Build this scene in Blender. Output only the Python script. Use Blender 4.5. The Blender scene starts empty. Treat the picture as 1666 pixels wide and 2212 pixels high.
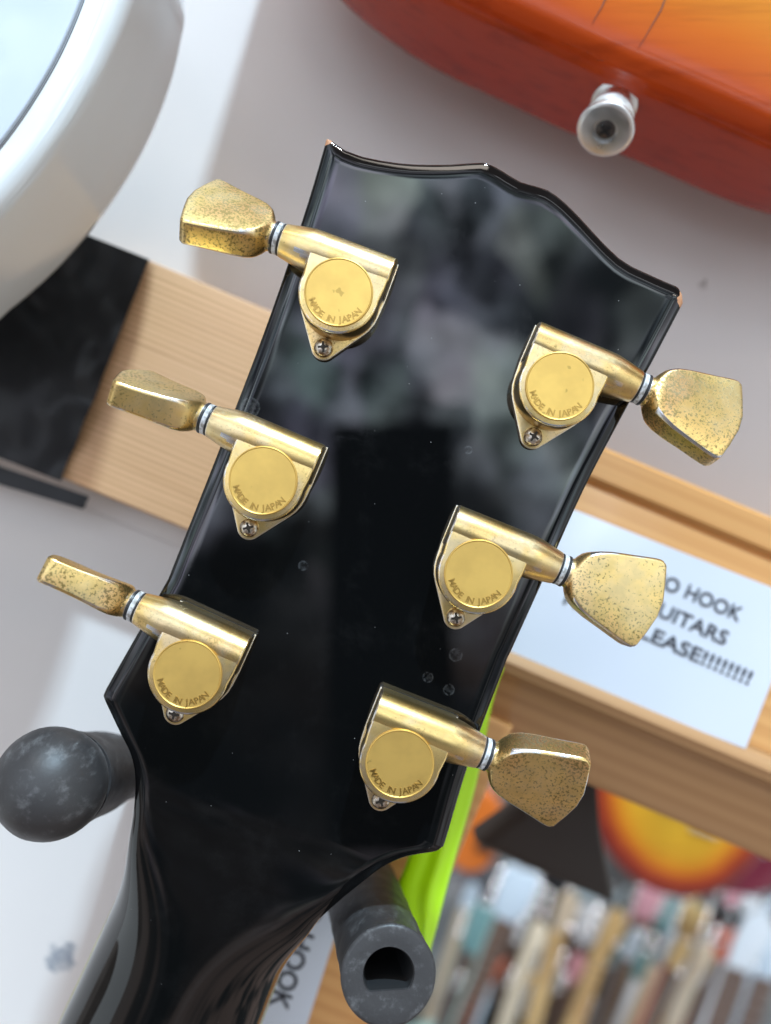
import bpy, math, random
from mathutils import Vector, Matrix, noise

random.seed(7)
C = bpy.context.scene
K = 1e-4                      # one unit of the layout = 0.1 mm
D0 = 1750.0                   # headstock plane, 175 mm from the lens
CX, CY = 833.0, 1106.0
ROLL = math.radians(22.7)     # the phone was tilted; the wall's true vertical is world Z
W = Matrix.Rotation(-(-ROLL), 4, 'Y').inverted()   # camera-aligned frame -> world

# ------------------------------------------------------------------ camera
cam_d = bpy.data.cameras.new('camera'); cam = bpy.data.objects.new('camera', cam_d)
C.collection.objects.link(cam); C.camera = cam
cam_d.sensor_fit = 'HORIZONTAL'; cam_d.sensor_width = 36.0
cam_d.lens = 36.0 * D0 / 1666.0
cam_d.clip_start = 0.005; cam_d.clip_end = 50
cam_d.dof.use_dof = True; cam_d.dof.focus_distance = 1712 * K
cam_d.dof.aperture_fstop = 9.0
cam.matrix_world = W @ Matrix.Rotation(math.radians(90), 4, 'X')

C.view_settings.view_transform = 'Standard'; C.view_settings.look = 'None'
C.view_settings.gamma = 1; C.view_settings.exposure = 0.0
C.view_settings.use_curve_mapping = False

# ------------------------------------------------------------------ node helpers
class NT:
    def __init__(s, nt): s.nt = nt; s.n = nt.nodes; s.l = nt.links
    def node(s, t, **kw):
        n = s.n.new(t)
        for k, v in kw.items():
            if k.startswith('i_'):
                key = k[2:]
                n.inputs[int(key) if key.isdigit() else key.replace('_', ' ')].default_value = v
            else: setattr(n, k, v)
        return n
    def put(s, sock, v):
        if hasattr(v, 'is_output') or hasattr(v, 'links'): s.l.new(v, sock)
        elif v is not None:
            if isinstance(v, tuple) and len(v) == 3 and getattr(sock, 'type', '') == 'RGBA': v = (*v, 1)
            sock.default_value = v
    def math(s, op, a, b=None, c=None, clamp=False):
        n = s.n.new('ShaderNodeMath'); n.operation = op; n.use_clamp = clamp
        s.put(n.inputs[0], a)
        if b is not None: s.put(n.inputs[1], b)
        if c is not None: s.put(n.inputs[2], c)
        return n.outputs[0]
    def mix(s, f, a, b, mode='MIX'):
        n = s.n.new('ShaderNodeMix'); n.data_type = 'RGBA'; n.blend_type = mode
        s.put(n.inputs[0], f); s.put(n.inputs[6], a); s.put(n.inputs[7], b)
        return n.outputs[2]
    def ss(s, x, lo, hi):       # smoothstep map
        n = s.n.new('ShaderNodeMapRange'); n.interpolation_type = 'SMOOTHSTEP'
        s.put(n.inputs[0], x); s.put(n.inputs[1], lo); s.put(n.inputs[2], hi)
        n.inputs[3].default_value = 0; n.inputs[4].default_value = 1
        return n.outputs[0]
    def noise(s, vec, scale, detail=3, rough=0.5, dist=0.0, col=False):
        n = s.n.new('ShaderNodeTexNoise')
        if vec is not None: s.l.new(vec, n.inputs['Vector'])
        n.inputs['Scale'].default_value = scale; n.inputs['Detail'].default_value = detail
        n.inputs['Roughness'].default_value = rough; n.inputs['Distortion'].default_value = dist
        return n.outputs[1 if col else 0]
    def mapping(s, vec, scale=(1, 1, 1), loc=(0, 0, 0), rot=(0, 0, 0)):
        n = s.n.new('ShaderNodeMapping'); s.l.new(vec, n.inputs[0])
        n.inputs['Scale'].default_value = scale; n.inputs['Location'].default_value = loc
        n.inputs['Rotation'].default_value = rot
        return n.outputs[0]
    def objc(s): return s.n.new('ShaderNodeTexCoord').outputs['Object']

def lin(r, g, b):
    f = lambda c: (c / 255) / 12.92 if c <= 10 else (((c / 255) + 0.055) / 1.055) ** 2.4
    return (f(r), f(g), f(b))

def material(name, base=(.5, .5, .5), rough=.5, metal=0, coat=0, spec=.5, fn=None):
    m = bpy.data.materials.new(name); m.use_nodes = True
    t = NT(m.node_tree); b = m.node_tree.nodes['Principled BSDF']
    b.inputs['Base Color'].default_value = (*base, 1)
    b.inputs['Roughness'].default_value = rough
    b.inputs['Metallic'].default_value = metal
    b.inputs['Coat Weight'].default_value = coat
    b.inputs['Coat Roughness'].default_value = .04
    b.inputs['Specular IOR Level'].default_value = spec
    if fn: fn(t, b)
    return m

def bump(t, b, h, strength=.3, dist=1e-4):
    n = t.n.new('ShaderNodeBump'); n.inputs['Strength'].default_value = strength
    n.inputs['Distance'].default_value = dist
    t.l.new(h, n.inputs['Height']); t.l.new(n.outputs[0], b.inputs['Normal'])
    return n

# ------------------------------------------------------------------ world: the shop around the camera
wd = bpy.data.worlds.new('World'); C.world = wd; wd.use_nodes = True
t = NT(wd.node_tree); t.n.clear()
out = t.node('ShaderNodeOutputWorld'); bg = t.node('ShaderNodeBackground')
tc = t.node('ShaderNodeTexCoord').outputs['Generated']
vr = t.node('ShaderNodeVectorRotate', rotation_type='Y_AXIS'); t.l.new(tc, vr.inputs[0])
vr.inputs['Angle'].default_value = ROLL          # world direction -> camera-aligned direction (sign checked below)
WROT = vr
sx = t.node('ShaderNodeSeparateXYZ'); t.l.new(vr.outputs[0], sx.inputs[0])
ny = t.math('MAXIMUM', t.math('MULTIPLY', sx.outputs[1], -1), .08)
qx = t.math('DIVIDE', sx.outputs[0], ny); qz = t.math('DIVIDE', sx.outputs[2], ny)
n1 = t.noise(vr.outputs[0], 25, 3, .6); n2 = t.noise(vr.outputs[0], 5, 2, .5)
nc = t.noise(t.mapping(vr.outputs[0], loc=(3, 1, 5)), 9, 2, .5, col=True)
vw = t.node('ShaderNodeTexVoronoi'); vw.feature = 'SMOOTH_F1'; vw.inputs['Smoothness'].default_value = .25
vdist = t.n.new('ShaderNodeVectorMath'); vdist.operation = 'ADD'
t.l.new(vr.outputs[0], vdist.inputs[0]); nv = t.noise(vr.outputs[0], 12, 2, .5, col=True)
vsc = t.n.new('ShaderNodeVectorMath'); vsc.operation = 'SCALE'; vsc.inputs['Scale'].default_value = .06
t.l.new(nv, vsc.inputs[0]); t.l.new(vsc.outputs[0], vdist.inputs[1])
t.l.new(t.mapping(vdist.outputs[0], scale=(1, 1, .55), rot=(0, .5, 0)), vw.inputs['Vector']); vw.inputs['Scale'].default_value = 19
vsep = t.n.new('ShaderNodeSeparateColor'); t.l.new(vw.outputs['Color'], vsep.inputs[0])
blob = t.math('MULTIPLY', t.math('ADD', t.math('MULTIPLY', t.ss(n1, .30, .74), .55), t.math('MULTIPLY', t.ss(vsep.outputs[0], .25, .9), .6)), t.ss(n2, .30, .58))
sat = t.mix(.18, (.5, .5, .5), nc)
sat = t.mix(.07, sat, vw.outputs['Color'])
tint = t.mix(1, sat, (1.80, 2.05, 2.35), 'MULTIPLY')
clut = t.mix(1, tint, t.math('ADD', t.math('MULTIPLY', t.math('POWER', blob, 1.15), 7.4), .24), 'MULTIPLY')
bk = t.ss(t.math('MULTIPLY', sx.outputs[1], -1), .55, .80)
clut = t.mix(bk, t.mix(t.ss(n2, .40, .60), (.30, .27, .25), (.62, .58, .56)), clut)
# ceiling: pale, above; floor and people: dark, below
zup = vr.outputs[0]
sz = t.node('ShaderNodeSeparateXYZ'); t.l.new(tc, sz.inputs[0])
ceil = t.ss(sz.outputs[2], .40, .75)
cz = t.math('MAXIMUM', sz.outputs[2], .2); cu_ = t.math('DIVIDE', sz.outputs[0], cz); cv_ = t.math('DIVIDE', sz.outputs[1], cz)
st1 = t.math('LESS_THAN', t.math('ABSOLUTE', t.math('SUBTRACT', t.math('FRACT', t.math('ADD', t.math('MULTIPLY', cv_, 1.1), .62)), .5)), .045)
st2 = t.math('LESS_THAN', t.math('FRACT', t.math('MULTIPLY', cu_, .9)), .72)
tubes = t.mix(t.math('MULTIPLY', st1, st2), (.33, .26, .225), (4.2, 4.3, 4.5))      # rows of lit ceiling tubes
col = t.mix(ceil, clut, tubes)
low = t.math('SUBTRACT', 1.0, t.ss(t.math('ADD', qz, t.math('MULTIPLY', t.math('SUBTRACT', n2, .5), .35)), -.20, .12))
low = t.math('MULTIPLY', low, t.math('SUBTRACT', 1.0, t.ss(sx.outputs[0], .35, .8)))
low = t.math('MULTIPLY', low, t.ss(t.math('ADD', sx.outputs[0], 1.0), .15, .5))
col = t.mix(t.math('MULTIPLY', low, .9), col, t.mix(t.ss(n2, .4, .6), (.10, .12, .13), (.66, .51, .46)))
# the phone and the hands that hold it
def box(qx, qz, x0, x1, z0, z1, s=.012):
    a = t.math('MULTIPLY', t.ss(qx, x0 - s, x0 + s), t.math('SUBTRACT', 1.0, t.ss(qx, x1 - s, x1 + s)))
    b = t.math('MULTIPLY', t.ss(qz, z0 - s, z0 + s), t.math('SUBTRACT', 1.0, t.ss(qz, z1 - s, z1 + s)))
    return t.math('MULTIPLY', a, b)
def band(x0, x1, z0, z1, c, col):
    m = t.math('MULTIPLY', t.math('MULTIPLY', t.math('GREATER_THAN', sx.outputs[0], x0), t.math('LESS_THAN', sx.outputs[0], x1)),
               t.math('MULTIPLY', t.math('GREATER_THAN', sx.outputs[2], z0), t.math('LESS_THAN', sx.outputs[2], z1)))
    return t.mix(m, col, c)
# bright bands added at both sides to put crisp streaks in the neck's gloss
col = band(-.91, -.77, -.75, .45, (1.5, 1.65, 1.75), col)
for x0, x1, c in ((.60, .64, (1.3, 1.35, 1.4)), (.70, .78, (1.7, 1.8, 1.9)), (.82, .845, (1.6, 1.5, 1.3)), (.88, .93, (1.2, 1.6, 1.7))): col = band(x0, x1, -.8, .3, c, col)
back = t.ss(t.math('MULTIPLY', sx.outputs[1], -1), .3, .4)
ph = t.math('MULTIPLY', box(qx, qz, -.07, .085, -.42, .11, .003), back)
arm = t.math('MULTIPLY', box(t.math('ADD', qx, t.math('MULTIPLY', qz, -.42)), qz, -.22, .12, -1.2, -.02, .035), back)
col = t.mix(ph, col, (.05, .06, .065)); col = t.mix(t.math('MULTIPLY', arm, .8), col, (.05, .065, .07))
t.l.new(col, bg.inputs[0]); bg.inputs[1].default_value = .70
t.l.new(bg.outputs[0], out.inputs[0])

# ------------------------------------------------------------------ shop ceiling lamp, plus lamps added for fill and highlights
def lamp(name, d, dist, sx_, sy_, power, colr):
    L = bpy.data.lights.new(name, 'AREA'); L.shape = 'RECTANGLE'; L.size = sx_; L.size_y = sy_
    L.energy = power; L.color = colr
    o = bpy.data.objects.new(name, L); C.collection.objects.link(o)
    tgt = Vector((0, 2000 * K, 0)); dv = Vector(d).normalized(); p = tgt + dv * dist
    z = dv; x = Vector((math.cos(ROLL), 0, -math.sin(ROLL))); y = z.cross(x).normalized(); x = y.cross(z)
    M = Matrix((x, y, z)).transposed().to_4x4(); M.translation = p
    o.matrix_world = W @ M
lamp('ceiling_or_fill_lamp', (.227, -.43, .87), 2.4, .10, .07, 84, (.61, .84, 1.02))
lamp('ceiling_or_fill_lamp', (-.1, -.62, .95), 1.9, 1.4, .2, 6, (1, .90, .80))  # long lamp added for fill and the headstock's rim highlight
lamp('ceiling_or_fill_lamp', (.75, -1.0, .55), 2.2, .4, .10, 2.0, (1, .88, .76))  # weak warm lamp added as fill
lamp('ceiling_or_fill_lamp', (.55, .35, .75), 2.2, .9, .12, 60, (1, 1, 1))  # unseen lamp added overhead to brighten the far shop

# ------------------------------------------------------------------ object helpers
ORG = {}
def tag(o, label, cat, group=None):
    o['label'] = label; o['category'] = cat
    if group: o['group'] = group
def P(px, py, D=D0):
    return Vector(((px - CX) * D / D0, D, (CY - py) * D / D0))
def thing(name, label, cat, org=(0, 0, 0), group=None):
    o = bpy.data.objects.new(name, None); C.collection.objects.link(o); o.empty_display_size = .01
    o.location = Vector(org) * K; ORG[o.name] = Vector(org); tag(o, label, cat, group)
    return o
def finish(me, mats, smooth=32):
    for m in (mats if isinstance(mats, (list, tuple)) else [mats]): me.materials.append(m)
    me.polygons.foreach_set('use_smooth', [True] * len(me.polygons))
    me.update()
    me.set_sharp_from_angle(angle=math.radians(smooth))
def mk(name, verts, faces, mats, parent=None, smooth=32, fm=None, org=None, attr=None):
    """absolute layout coordinates -> object (origin of the thing)"""
    if org is None:
        org = ORG[parent.name] if parent and parent.name in ORG else Vector((0, 0, 0))
        loc = Vector((0, 0, 0))
        if parent is None:
            org = sum((Vector(v) for v in verts), Vector()) / len(verts); loc = org * K
    else: loc = Vector((0, 0, 0)); org = Vector(org)
    me = bpy.data.meshes.new(name)
    me.from_pydata([tuple((Vector(v) - org) * K) for v in verts], [], faces)
    if fm: me.polygons.foreach_set('material_index', fm)
    if attr:
        a = me.attributes.new('burst', 'FLOAT', 'POINT'); a.data.foreach_set('value', attr)
    finish(me, mats, smooth)
    o = bpy.data.objects.new(name, me); C.collection.objects.link(o); o.location = loc
    if parent: o.parent = parent; ORG[o.name] = ORG.get(parent.name, Vector((0, 0, 0)))
    return o
def interp(pts, x):
    if x <= pts[0][0]:
        (a, b), (c, d) = pts[0], pts[1]; return b + (d - b) * (x - a) / (c - a)
    for (a, b), (c, d) in zip(pts, pts[1:]):
        if x <= c: return b + (d - b) * (x - a) / (c - a)
    (a, b), (c, d) = pts[-2], pts[-1]; return b + (d - b) * (x - a) / (c - a)
def smst(x, a, b):
    t_ = max(0, min(1, (x - a) / (b - a))); return t_ * t_ * (3 - 2 * t_)
def catmull(pts, n=6, closed=False):
    r = []; m = len(pts); pts = [Vector(p) for p in pts]
    for i in range(m if closed else m - 1):
        p0 = pts[(i - 1) % m] if closed or i > 0 else pts[0]
        p1 = pts[i]; p2 = pts[(i + 1) % m]
        p3 = pts[(i + 2) % m] if closed or i + 2 < m else pts[-1]
        for k in range(n):
            s = k / n
            r.append(.5 * ((2 * p1) + (p2 - p0) * s + (2 * p0 - 5 * p1 + 4 * p2 - p3) * s * s + (3 * p1 - p0 - 3 * p2 + p3) * s ** 3))
    if not closed: r.append(pts[-1])
    return r
def rings(R, cap0=True, cap1=True, fm=None):
    """list of closed rings of equal length -> verts, faces"""
    n = len(R[0]); V = [v for r in R for v in r]; F = []
    for i in range(len(R) - 1):
        for j in range(n):
            k = (j + 1) % n
            F.append((i * n + j, i * n + k, (i + 1) * n + k, (i + 1) * n + j))
    if cap0: F.append(tuple(range(n - 1, -1, -1)))
    if cap1: F.append(tuple((len(R) - 1) * n + j for j in range(n)))
    return V, F
def inset2(poly, d):
    """offset a CCW 2-D polygon inwards by d"""
    n = len(poly); r = []
    for i in range(n):
        a, b, c = Vector(poly[i - 1]), Vector(poly[i]), Vector(poly[(i + 1) % n])
        e1 = (b - a); e2 = (c - b)
        if e1.length < 1e-6: e1 = e2
        if e2.length < 1e-6: e2 = e1
        n1_ = Vector((-e1.y, e1.x)).normalized(); n2_ = Vector((-e2.y, e2.x)).normalized()
        m = (n1_ + n2_); m = m.normalized() if m.length > 1e-6 else n1_
        r.append(b + m * d / max(.5, m.dot(n1_)))
    return r
def ccw(poly):
    a = sum(poly[i - 1][0] * poly[i][1] - poly[i][0] * poly[i - 1][1] for i in range(len(poly)))
    return list(poly) if a > 0 else list(reversed(poly))
def prism(poly, z0, z1, bev=0, bev0=0, n=3):
    """CCW polygon extruded z0..z1 with rounded top (and bottom) edge, local x,y,z"""
    poly = [Vector(p) for p in ccw(poly)]; R = []
    if bev0:
        for k in range(n, 0, -1):
            a = k / n * math.pi / 2; q = inset2(poly, bev0 * (1 - math.cos(a)))
            R.append([(v[0], v[1], z0 + bev0 * (1 - math.sin(a))) for v in q])
        R.append([(v[0], v[1], z0 + bev0) for v in poly])
    else: R.append([(v[0], v[1], z0) for v in poly])
    R.append([(v[0], v[1], z1 - bev) for v in poly])
    if bev:
        for k in range(1, n + 1):
            a = k / n * math.pi / 2; q = inset2(poly, bev * (1 - math.cos(a)))
            R.append([(v[0], v[1], z1 - bev + bev * math.sin(a)) for v in q])
    return rings(R)
def lathe(profile, n=40, axis='z', c=(0, 0, 0)):
    """profile [(along, radius)]"""
    R = []
    for h, r in profile:
        ring = []
        for j in range(n):
            a = 2 * math.pi * j / n
            if axis == 'z': v = (c[0] + r * math.cos(a), c[1] + r * math.sin(a), c[2] + h)
            else: v = (c[0] + h, c[1] + r * math.cos(a), c[2] + r * math.sin(a))
            ring.append(v)
        R.append(ring)
    return rings(R)
def join(*vf):
    V = []; F = []
    for v, f in vf:
        o = len(V); V += list(v); F += [tuple(i + o for i in q) for q in f]
    return V, F
def xform(vf, M): return [M @ Vector(v) for v in vf[0]], vf[1]
def frame(origin, x, z):
    x = Vector(x).normalized(); z = Vector(z); z = (z - x * z.dot(x)).normalized(); y = z.cross(x)
    M = Matrix((x, y, z)).transposed().to_4x4(); M.translation = Vector(origin); return M
def slab_px(pts, D1, D2, bev=0, smooth=0):
    """outline traced at depth D1, extruded away to depth D2 (real size, straight sides)"""
    q = [P(x, y, D1) for x, y in pts]
    poly = [Vector((v.x, v.z)) for v in q]
    if smooth: poly = [Vector((v.x, v.y)) for v in catmull(poly, smooth, True)]
    V, F = prism(poly, -D2, -D1, bev, bev)
    return [(x, -z, y) for x, y, z in V], [tuple(f) for f in F]
EX = Vector((math.cos(ROLL), 0, -math.sin(ROLL))); EY = Vector((math.sin(ROLL), 0, math.cos(ROLL))); EZ = Vector((0, -1, 0))
HB = Matrix((EX, EY, EZ)).transposed().to_4x4()
def text_vf(s, size=1.0, extrude=0.0, bevel=0.0, offset=0.0, align='CENTER', res=3, space=1.0, line=1.0):
    cu = bpy.data.curves.new('t', 'FONT'); cu.body = s; cu.size = size; cu.extrude = extrude
    cu.bevel_depth = bevel; cu.bevel_resolution = 1; cu.offset = offset; cu.align_x = align; cu.resolution_u = res
    cu.space_character = space; cu.space_line = line
    o = bpy.data.objects.new('t', cu); C.collection.objects.link(o)
    bpy.context.view_layer.update()
    me = o.evaluated_get(bpy.context.evaluated_depsgraph_get()).to_mesh()
    V = [v.co.copy() for v in me.vertices]; F = [tuple(p.vertices) for p in me.polygons]
    o.evaluated_get(bpy.context.evaluated_depsgraph_get()).to_mesh_clear()
    bpy.data.objects.remove(o); bpy.data.curves.remove(cu)
    return V, F

# ------------------------------------------------------------------ materials
def edge_factor(t, r=6e-4, lo=.008, hi=.12):
    bv = t.n.new('ShaderNodeBevel'); bv.samples = 6; bv.inputs['Radius'].default_value = r
    g = t.n.new('ShaderNodeNewGeometry')
    d = t.n.new('ShaderNodeVectorMath'); d.operation = 'DOT_PRODUCT'
    t.l.new(bv.outputs[0], d.inputs[0]); t.l.new(g.outputs['Normal'], d.inputs[1])
    return t.ss(t.math('SUBTRACT', 1.0, d.outputs['Value']), lo, hi)
GOLD = (.83, .60, .235)
def gold_fn(pit, wear, rough, pink=0.0, silver=.5, pitlo=.56, pithi=.62, bmp=.25):
    def fn(t, b):
        oc = t.objc()
        r = t.n.new('ShaderNodeObjectInfo').outputs['Random']
        mv = t.n.new('ShaderNodeVectorMath'); mv.operation = 'ADD'
        cb = t.n.new('ShaderNodeCombineXYZ'); t.l.new(r, cb.inputs[0]); t.l.new(t.math('MULTIPLY', r, 7.3), cb.inputs[1])
        t.l.new(oc, mv.inputs[0]); t.l.new(cb.outputs[0], mv.inputs[1])
        v = mv.outputs[0]
        fine = t.noise(v, 1700, 3, .7); mid = t.noise(v, 260, 3, .6); big = t.noise(v, 70, 2, .5)
        base = t.mix(t.ss(mid, .35, .7), (*[c * 1.04 for c in GOLD], 1), (GOLD[0] * .86, GOLD[1] * .88, GOLD[2] * .9, 1))
        base = t.mix(t.math('MULTIPLY', t.ss(big, .5, .66), pink), base, (.86, .50, .24, 1))
        pt = t.math('ADD', fine, t.math('MULTIPLY', t.math('SUBTRACT', big, .5), .38))
        pt = t.math('ADD', pt, t.math('MULTIPLY', t.math('SUBTRACT', r, .5), .06))
        base = t.mix(t.math('MULTIPLY', t.ss(r, .2, .9), .45), base, t.mix(1, base, (.80, .76, .74, 1), 'MULTIPLY'))
        pits = t.math('MULTIPLY', t.ss(pt, pitlo, pithi), pit)
        base = t.mix(pits, base, (.15, .115, .035, 1))
        base = t.mix(t.math('MULTIPLY', t.ss(t.noise(v, 110, 3, .6), .42, .62), silver), base, (.66, .63, .55, 1))
        e = t.math('MULTIPLY', edge_factor(t), wear * 1.3)
        e = t.math('MULTIPLY', e, t.ss(mid, .25, .45), clamp=True)
        base = t.mix(e, base, (.72, .73, .74, 1))
        t.l.new(base, b.inputs['Base Color'])
        rg = t.math('ADD', t.math('MULTIPLY', fine, .14), rough - .07)
        rg = t.math('ADD', rg, t.math('MULTIPLY', pits, .2))
        t.l.new(rg, b.inputs['Roughness'])
        bump(t, b, fine, bmp, 3e-5)
    return fn
M_gold = material('worn_gold_plating', GOLD, .3, 1, fn=gold_fn(.45, 1.0, .30, .25, .30, .56, .70, .25))
M_knob = material('pitted_gold_plating', GOLD, .3, 1, fn=gold_fn(.80, 1.1, .36, .5, .15, .53, .62, .6))
def disc_fn(t, b):
    o0_ = t.objc(); rr = t.n.new('ShaderNodeObjectInfo').outputs['Random']
    ad = t.n.new('ShaderNodeVectorMath'); ad.operation = 'ADD'; t.l.new(o0_, ad.inputs[0]); t.l.new(rr, ad.inputs[1]); oc = ad.outputs[0]
    n = t.noise(oc, 120, 3, .6); f = t.noise(t.mapping(oc, scale=(1, 6, 1)), 900, 2, .5)
    sp = t.ss(t.noise(oc, 420, 2, .5), .70, .74)
    t.l.new(t.mix(t.math('MULTIPLY', sp, .5), t.mix(t.ss(n, .35, .7), (.80, .54, .155, 1), (.70, .465, .135, 1)), (.32, .21, .06, 1)), b.inputs['Base Color'])
    t.l.new(t.math('ADD', t.math('MULTIPLY', f, .12), .42), b.inputs['Roughness'])
    bump(t, b, f, .12, 2e-5)
M_disc = material('satin_gold_cap', GOLD, .45, 1, fn=disc_fn)
M_nickel = material('nickel_showing_through', (.62, .62, .60), .25, 1, fn=lambda t, b: (
    t.l.new(t.mix(t.ss(t.noise(t.objc(), 160, 3, .6), .42, .60), (.78, .57, .24, 1), (.64, .65, .67, 1)), b.inputs['Base Color'])))
M_letter = material('stamped_gold_letters', (.48, .30, .08), .34, 1)
M_steel = material('tarnished_screw_steel', (.55, .47, .38), .28, 1, fn=lambda t, b: (
    t.l.new(t.mix(t.ss(t.noise(t.objc(), 900, 3), .45, .62), (.62, .55, .46, 1), (.25, .17, .10, 1)), b.inputs['Base Color'])))
M_recess = material('screw_recess_shade', (.035, .028, .02), .6, .3)  # near-black colour stands in for shade inside the screw's cross recess
M_washw = material('white_nylon_washer', (.50, .50, .50), .4, 0, fn=lambda t, b: (
    t.l.new(t.mix(t.ss(t.noise(t.objc(), 700, 3), .45, .65), (.66, .67, .69, 1), (.30, .29, .27, 1)), b.inputs['Base Color'])))
M_washb = material('black_rubber_washer', (.02, .022, .025), .4, 0)

def lacquer_fn(t, b):
    oc = t.objc()
    # fine scratches and settled dust
    vo = t.node('ShaderNodeTexVoronoi'); t.l.new(oc, vo.inputs['Vector']); vo.inputs['Scale'].default_value = 420
    cs = t.n.new('ShaderNodeSeparateColor'); t.l.new(vo.outputs['Color'], cs.inputs[0])
    big = t.noise(oc, 28, 3, .6)
    rad = t.math('MULTIPLY', t.ss(cs.outputs[0], .35, 1.6), .10)
    dust = t.math('LESS_THAN', vo.outputs['Distance'], rad)
    dust = t.math('MULTIPLY', dust, t.ss(big, .36, .5))
    fl = t.node('ShaderNodeTexVoronoi'); t.l.new(t.mapping(oc, scale=(1, .3, 1), rot=(0, .6, 0)), fl.inputs['Vector']); fl.inputs['Scale'].default_value = 75
    fc = t.n.new('ShaderNodeSeparateColor'); t.l.new(fl.outputs['Color'], fc.inputs[0])
    fib = t.math('MULTIPLY', t.math('LESS_THAN', fl.outputs['Distance'], t.math('MULTIPLY', t.ss(fc.outputs[1], .60, 1.0), .018)), .6)
    smud = t.noise(oc, 70, 5, .7, .2)
    film = t.math('MULTIPLY', t.ss(smud, .5, .8), .004)
    base = t.mix(1.0, (.0022, .0024, .0028, 1), t.mix(1, (1, 1, 1, 1), film, 'MULTIPLY'), 'ADD')
    base = t.mix(t.math('MAXIMUM', dust, fib), base, (.20, .20, .20, 1))
    for (x_, y_, r_) in ((985, 1415, 17), (925, 1463, 13), (970, 1490, 14), (1012, 972, 10), (540, 880, 26), (655, 1222, 12)):
        d = t.n.new('ShaderNodeVectorMath'); d.operation = 'DISTANCE'; t.l.new(oc, d.inputs[0])
        d.inputs[1].default_value = tuple((P(x_, y_) - HEAD_ORG) * K)
        q = t.math('SUBTRACT', 1.0, t.ss(t.math('ABSOLUTE', t.math('SUBTRACT', d.outputs['Value'], r_ * .8 * K)), .6 * K, 2.6 * K))
        q = t.math('ADD', t.math('MULTIPLY', q, .55), t.math('MULTIPLY', t.math('LESS_THAN', d.outputs['Value'], r_ * .8 * K), .35))
        q = t.math('MULTIPLY', q, t.ss(t.noise(oc, 1200, 3), .35, .6))
        base = t.mix(t.math('MULTIPLY', q, .30), base, (.16, .17, .18, 1))
    # chipped corners showing the maple
    chips = None
    for (cw, cb, r) in CHIPS:
        d = t.n.new('ShaderNodeVectorMath'); d.operation = 'DISTANCE'
        p = HB @ Vector((cw, cb, -6)) + Vector((0, D0, 0)); p = (p - HEAD_ORG) * K
        t.l.new(oc, d.inputs[0]); d.inputs[1].default_value = tuple(p)
        f = t.math('LESS_THAN', t.math('ADD', d.outputs['Value'], t.math('MULTIPLY', t.math('SUBTRACT', t.noise(oc, 900, 2), .5), 10 * K)), r * K)
        chips = f if chips is None else t.math('MAXIMUM', chips, f)
    base = t.mix(chips, base, (.50, .24, .12, 1))
    t.l.new(base, b.inputs['Base Color'])
    rg = t.math('ADD', t.math('MULTIPLY', t.ss(smud, .5, .85), .09), .02)
    t.l.new(t.math('MAXIMUM', rg, t.math('MULTIPLY', t.math('MAXIMUM', dust, chips), .6)), b.inputs['Roughness'])
    w = t.noise(oc, 60, 2, .5); w2 = t.noise(oc, 14, 1, .5)
    h = t.math('ADD', t.math('MULTIPLY', w, .5), t.math('MULTIPLY', w2, 2.2))
    bump(t, b, h, .35, 1.0e-4)

def wood_fn(c1, c2, c3, scale=1.0, gloss=.45, xs=(2, 60, 60)):
    def fn(t, b):
        oc = t.objc()
        v = t.mapping(t.mapping(oc, rot=(0, -ROLL, 0)), scale=xs)
        a = t.noise(v, 3.2 * scale, 4, .65, .25); f = t.noise(t.mapping(v, scale=(1, 4, 4)), 6 * scale, 3, .6)
        wv = t.node('ShaderNodeTexWave', bands_direction='Z'); t.l.new(v, wv.inputs['Vector'])
        wv.inputs['Scale'].default_value = 1.9 * scale; wv.inputs['Distortion'].default_value = 3.5
        wv.inputs['Detail'].default_value = 2
        k = t.math('ADD', t.math('MULTIPLY', a, .55), t.math('MULTIPLY', wv.outputs['Fac'], .45))
        c = t.mix(t.ss(k, .30, .66), (*c2, 1), (*c1, 1)); c = t.mix(t.math('MULTIPLY', t.ss(f, .52, .7), .55), c, (*c3, 1))
        t.l.new(c, b.inputs['Base Color']); bump(t, b, f, .15, 1e-4)
        b.inputs['Roughness'].default_value = gloss
    return fn
M_pine = material('pale_pine_board', fn=wood_fn((.76, .46, .25), (.60, .33, .155), (.44, .22, .10), 1.5, .45))
M_oak = material('varnished_orange_wood', fn=wood_fn((.72, .37, .13), (.66, .32, .105), (.58, .26, .08), .5, .32), coat=.4)
M_under = material('brown_wood_moulding', fn=wood_fn((.50, .28, .13), (.44, .235, .105), (.36, .18, .08), .5, .35), coat=.3)
def wall_fn(t, b):
    oc = t.objc(); n = t.noise(oc, 6, 3, .5); f = t.noise(oc, 120, 4, .6)
    c = t.mix(t.ss(n, .35, .7), (.68, .635, .61, 1), (.73, .685, .66, 1))
    # plaster scar low on the wall and a small bruise
    for (pt, r, colr) in ((P(132, 2070, WALL), 58, (.26, .28, .32, 1)), (P(1512, 618, WALL), 16, (.22, .18, .16, 1))):
        d = t.n.new('ShaderNodeVectorMath'); d.operation = 'DISTANCE'
        t.l.new(oc, d.inputs[0]); d.inputs[1].default_value = tuple((pt - WALL_ORG) * K)
        q = t.math('ADD', d.outputs['Value'], t.math('MULTIPLY', t.math('SUBTRACT', t.noise(oc, 160, 4, .7), .5), 150 * K))
        c = t.mix(t.math('MULTIPLY', t.math('SUBTRACT', 1.0, t.ss(q, r * .6 * K, r * K)), t.ss(f, .30, .62)), c, colr)
    t.l.new(c, b.inputs['Base Color']); bump(t, b, f, .25, 1.5e-4)
WALL = 2650.0; WALL_ORG = P(833, 1106, WALL)
M_wall = material('painted_white_wall', rough=.55, fn=wall_fn)
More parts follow.
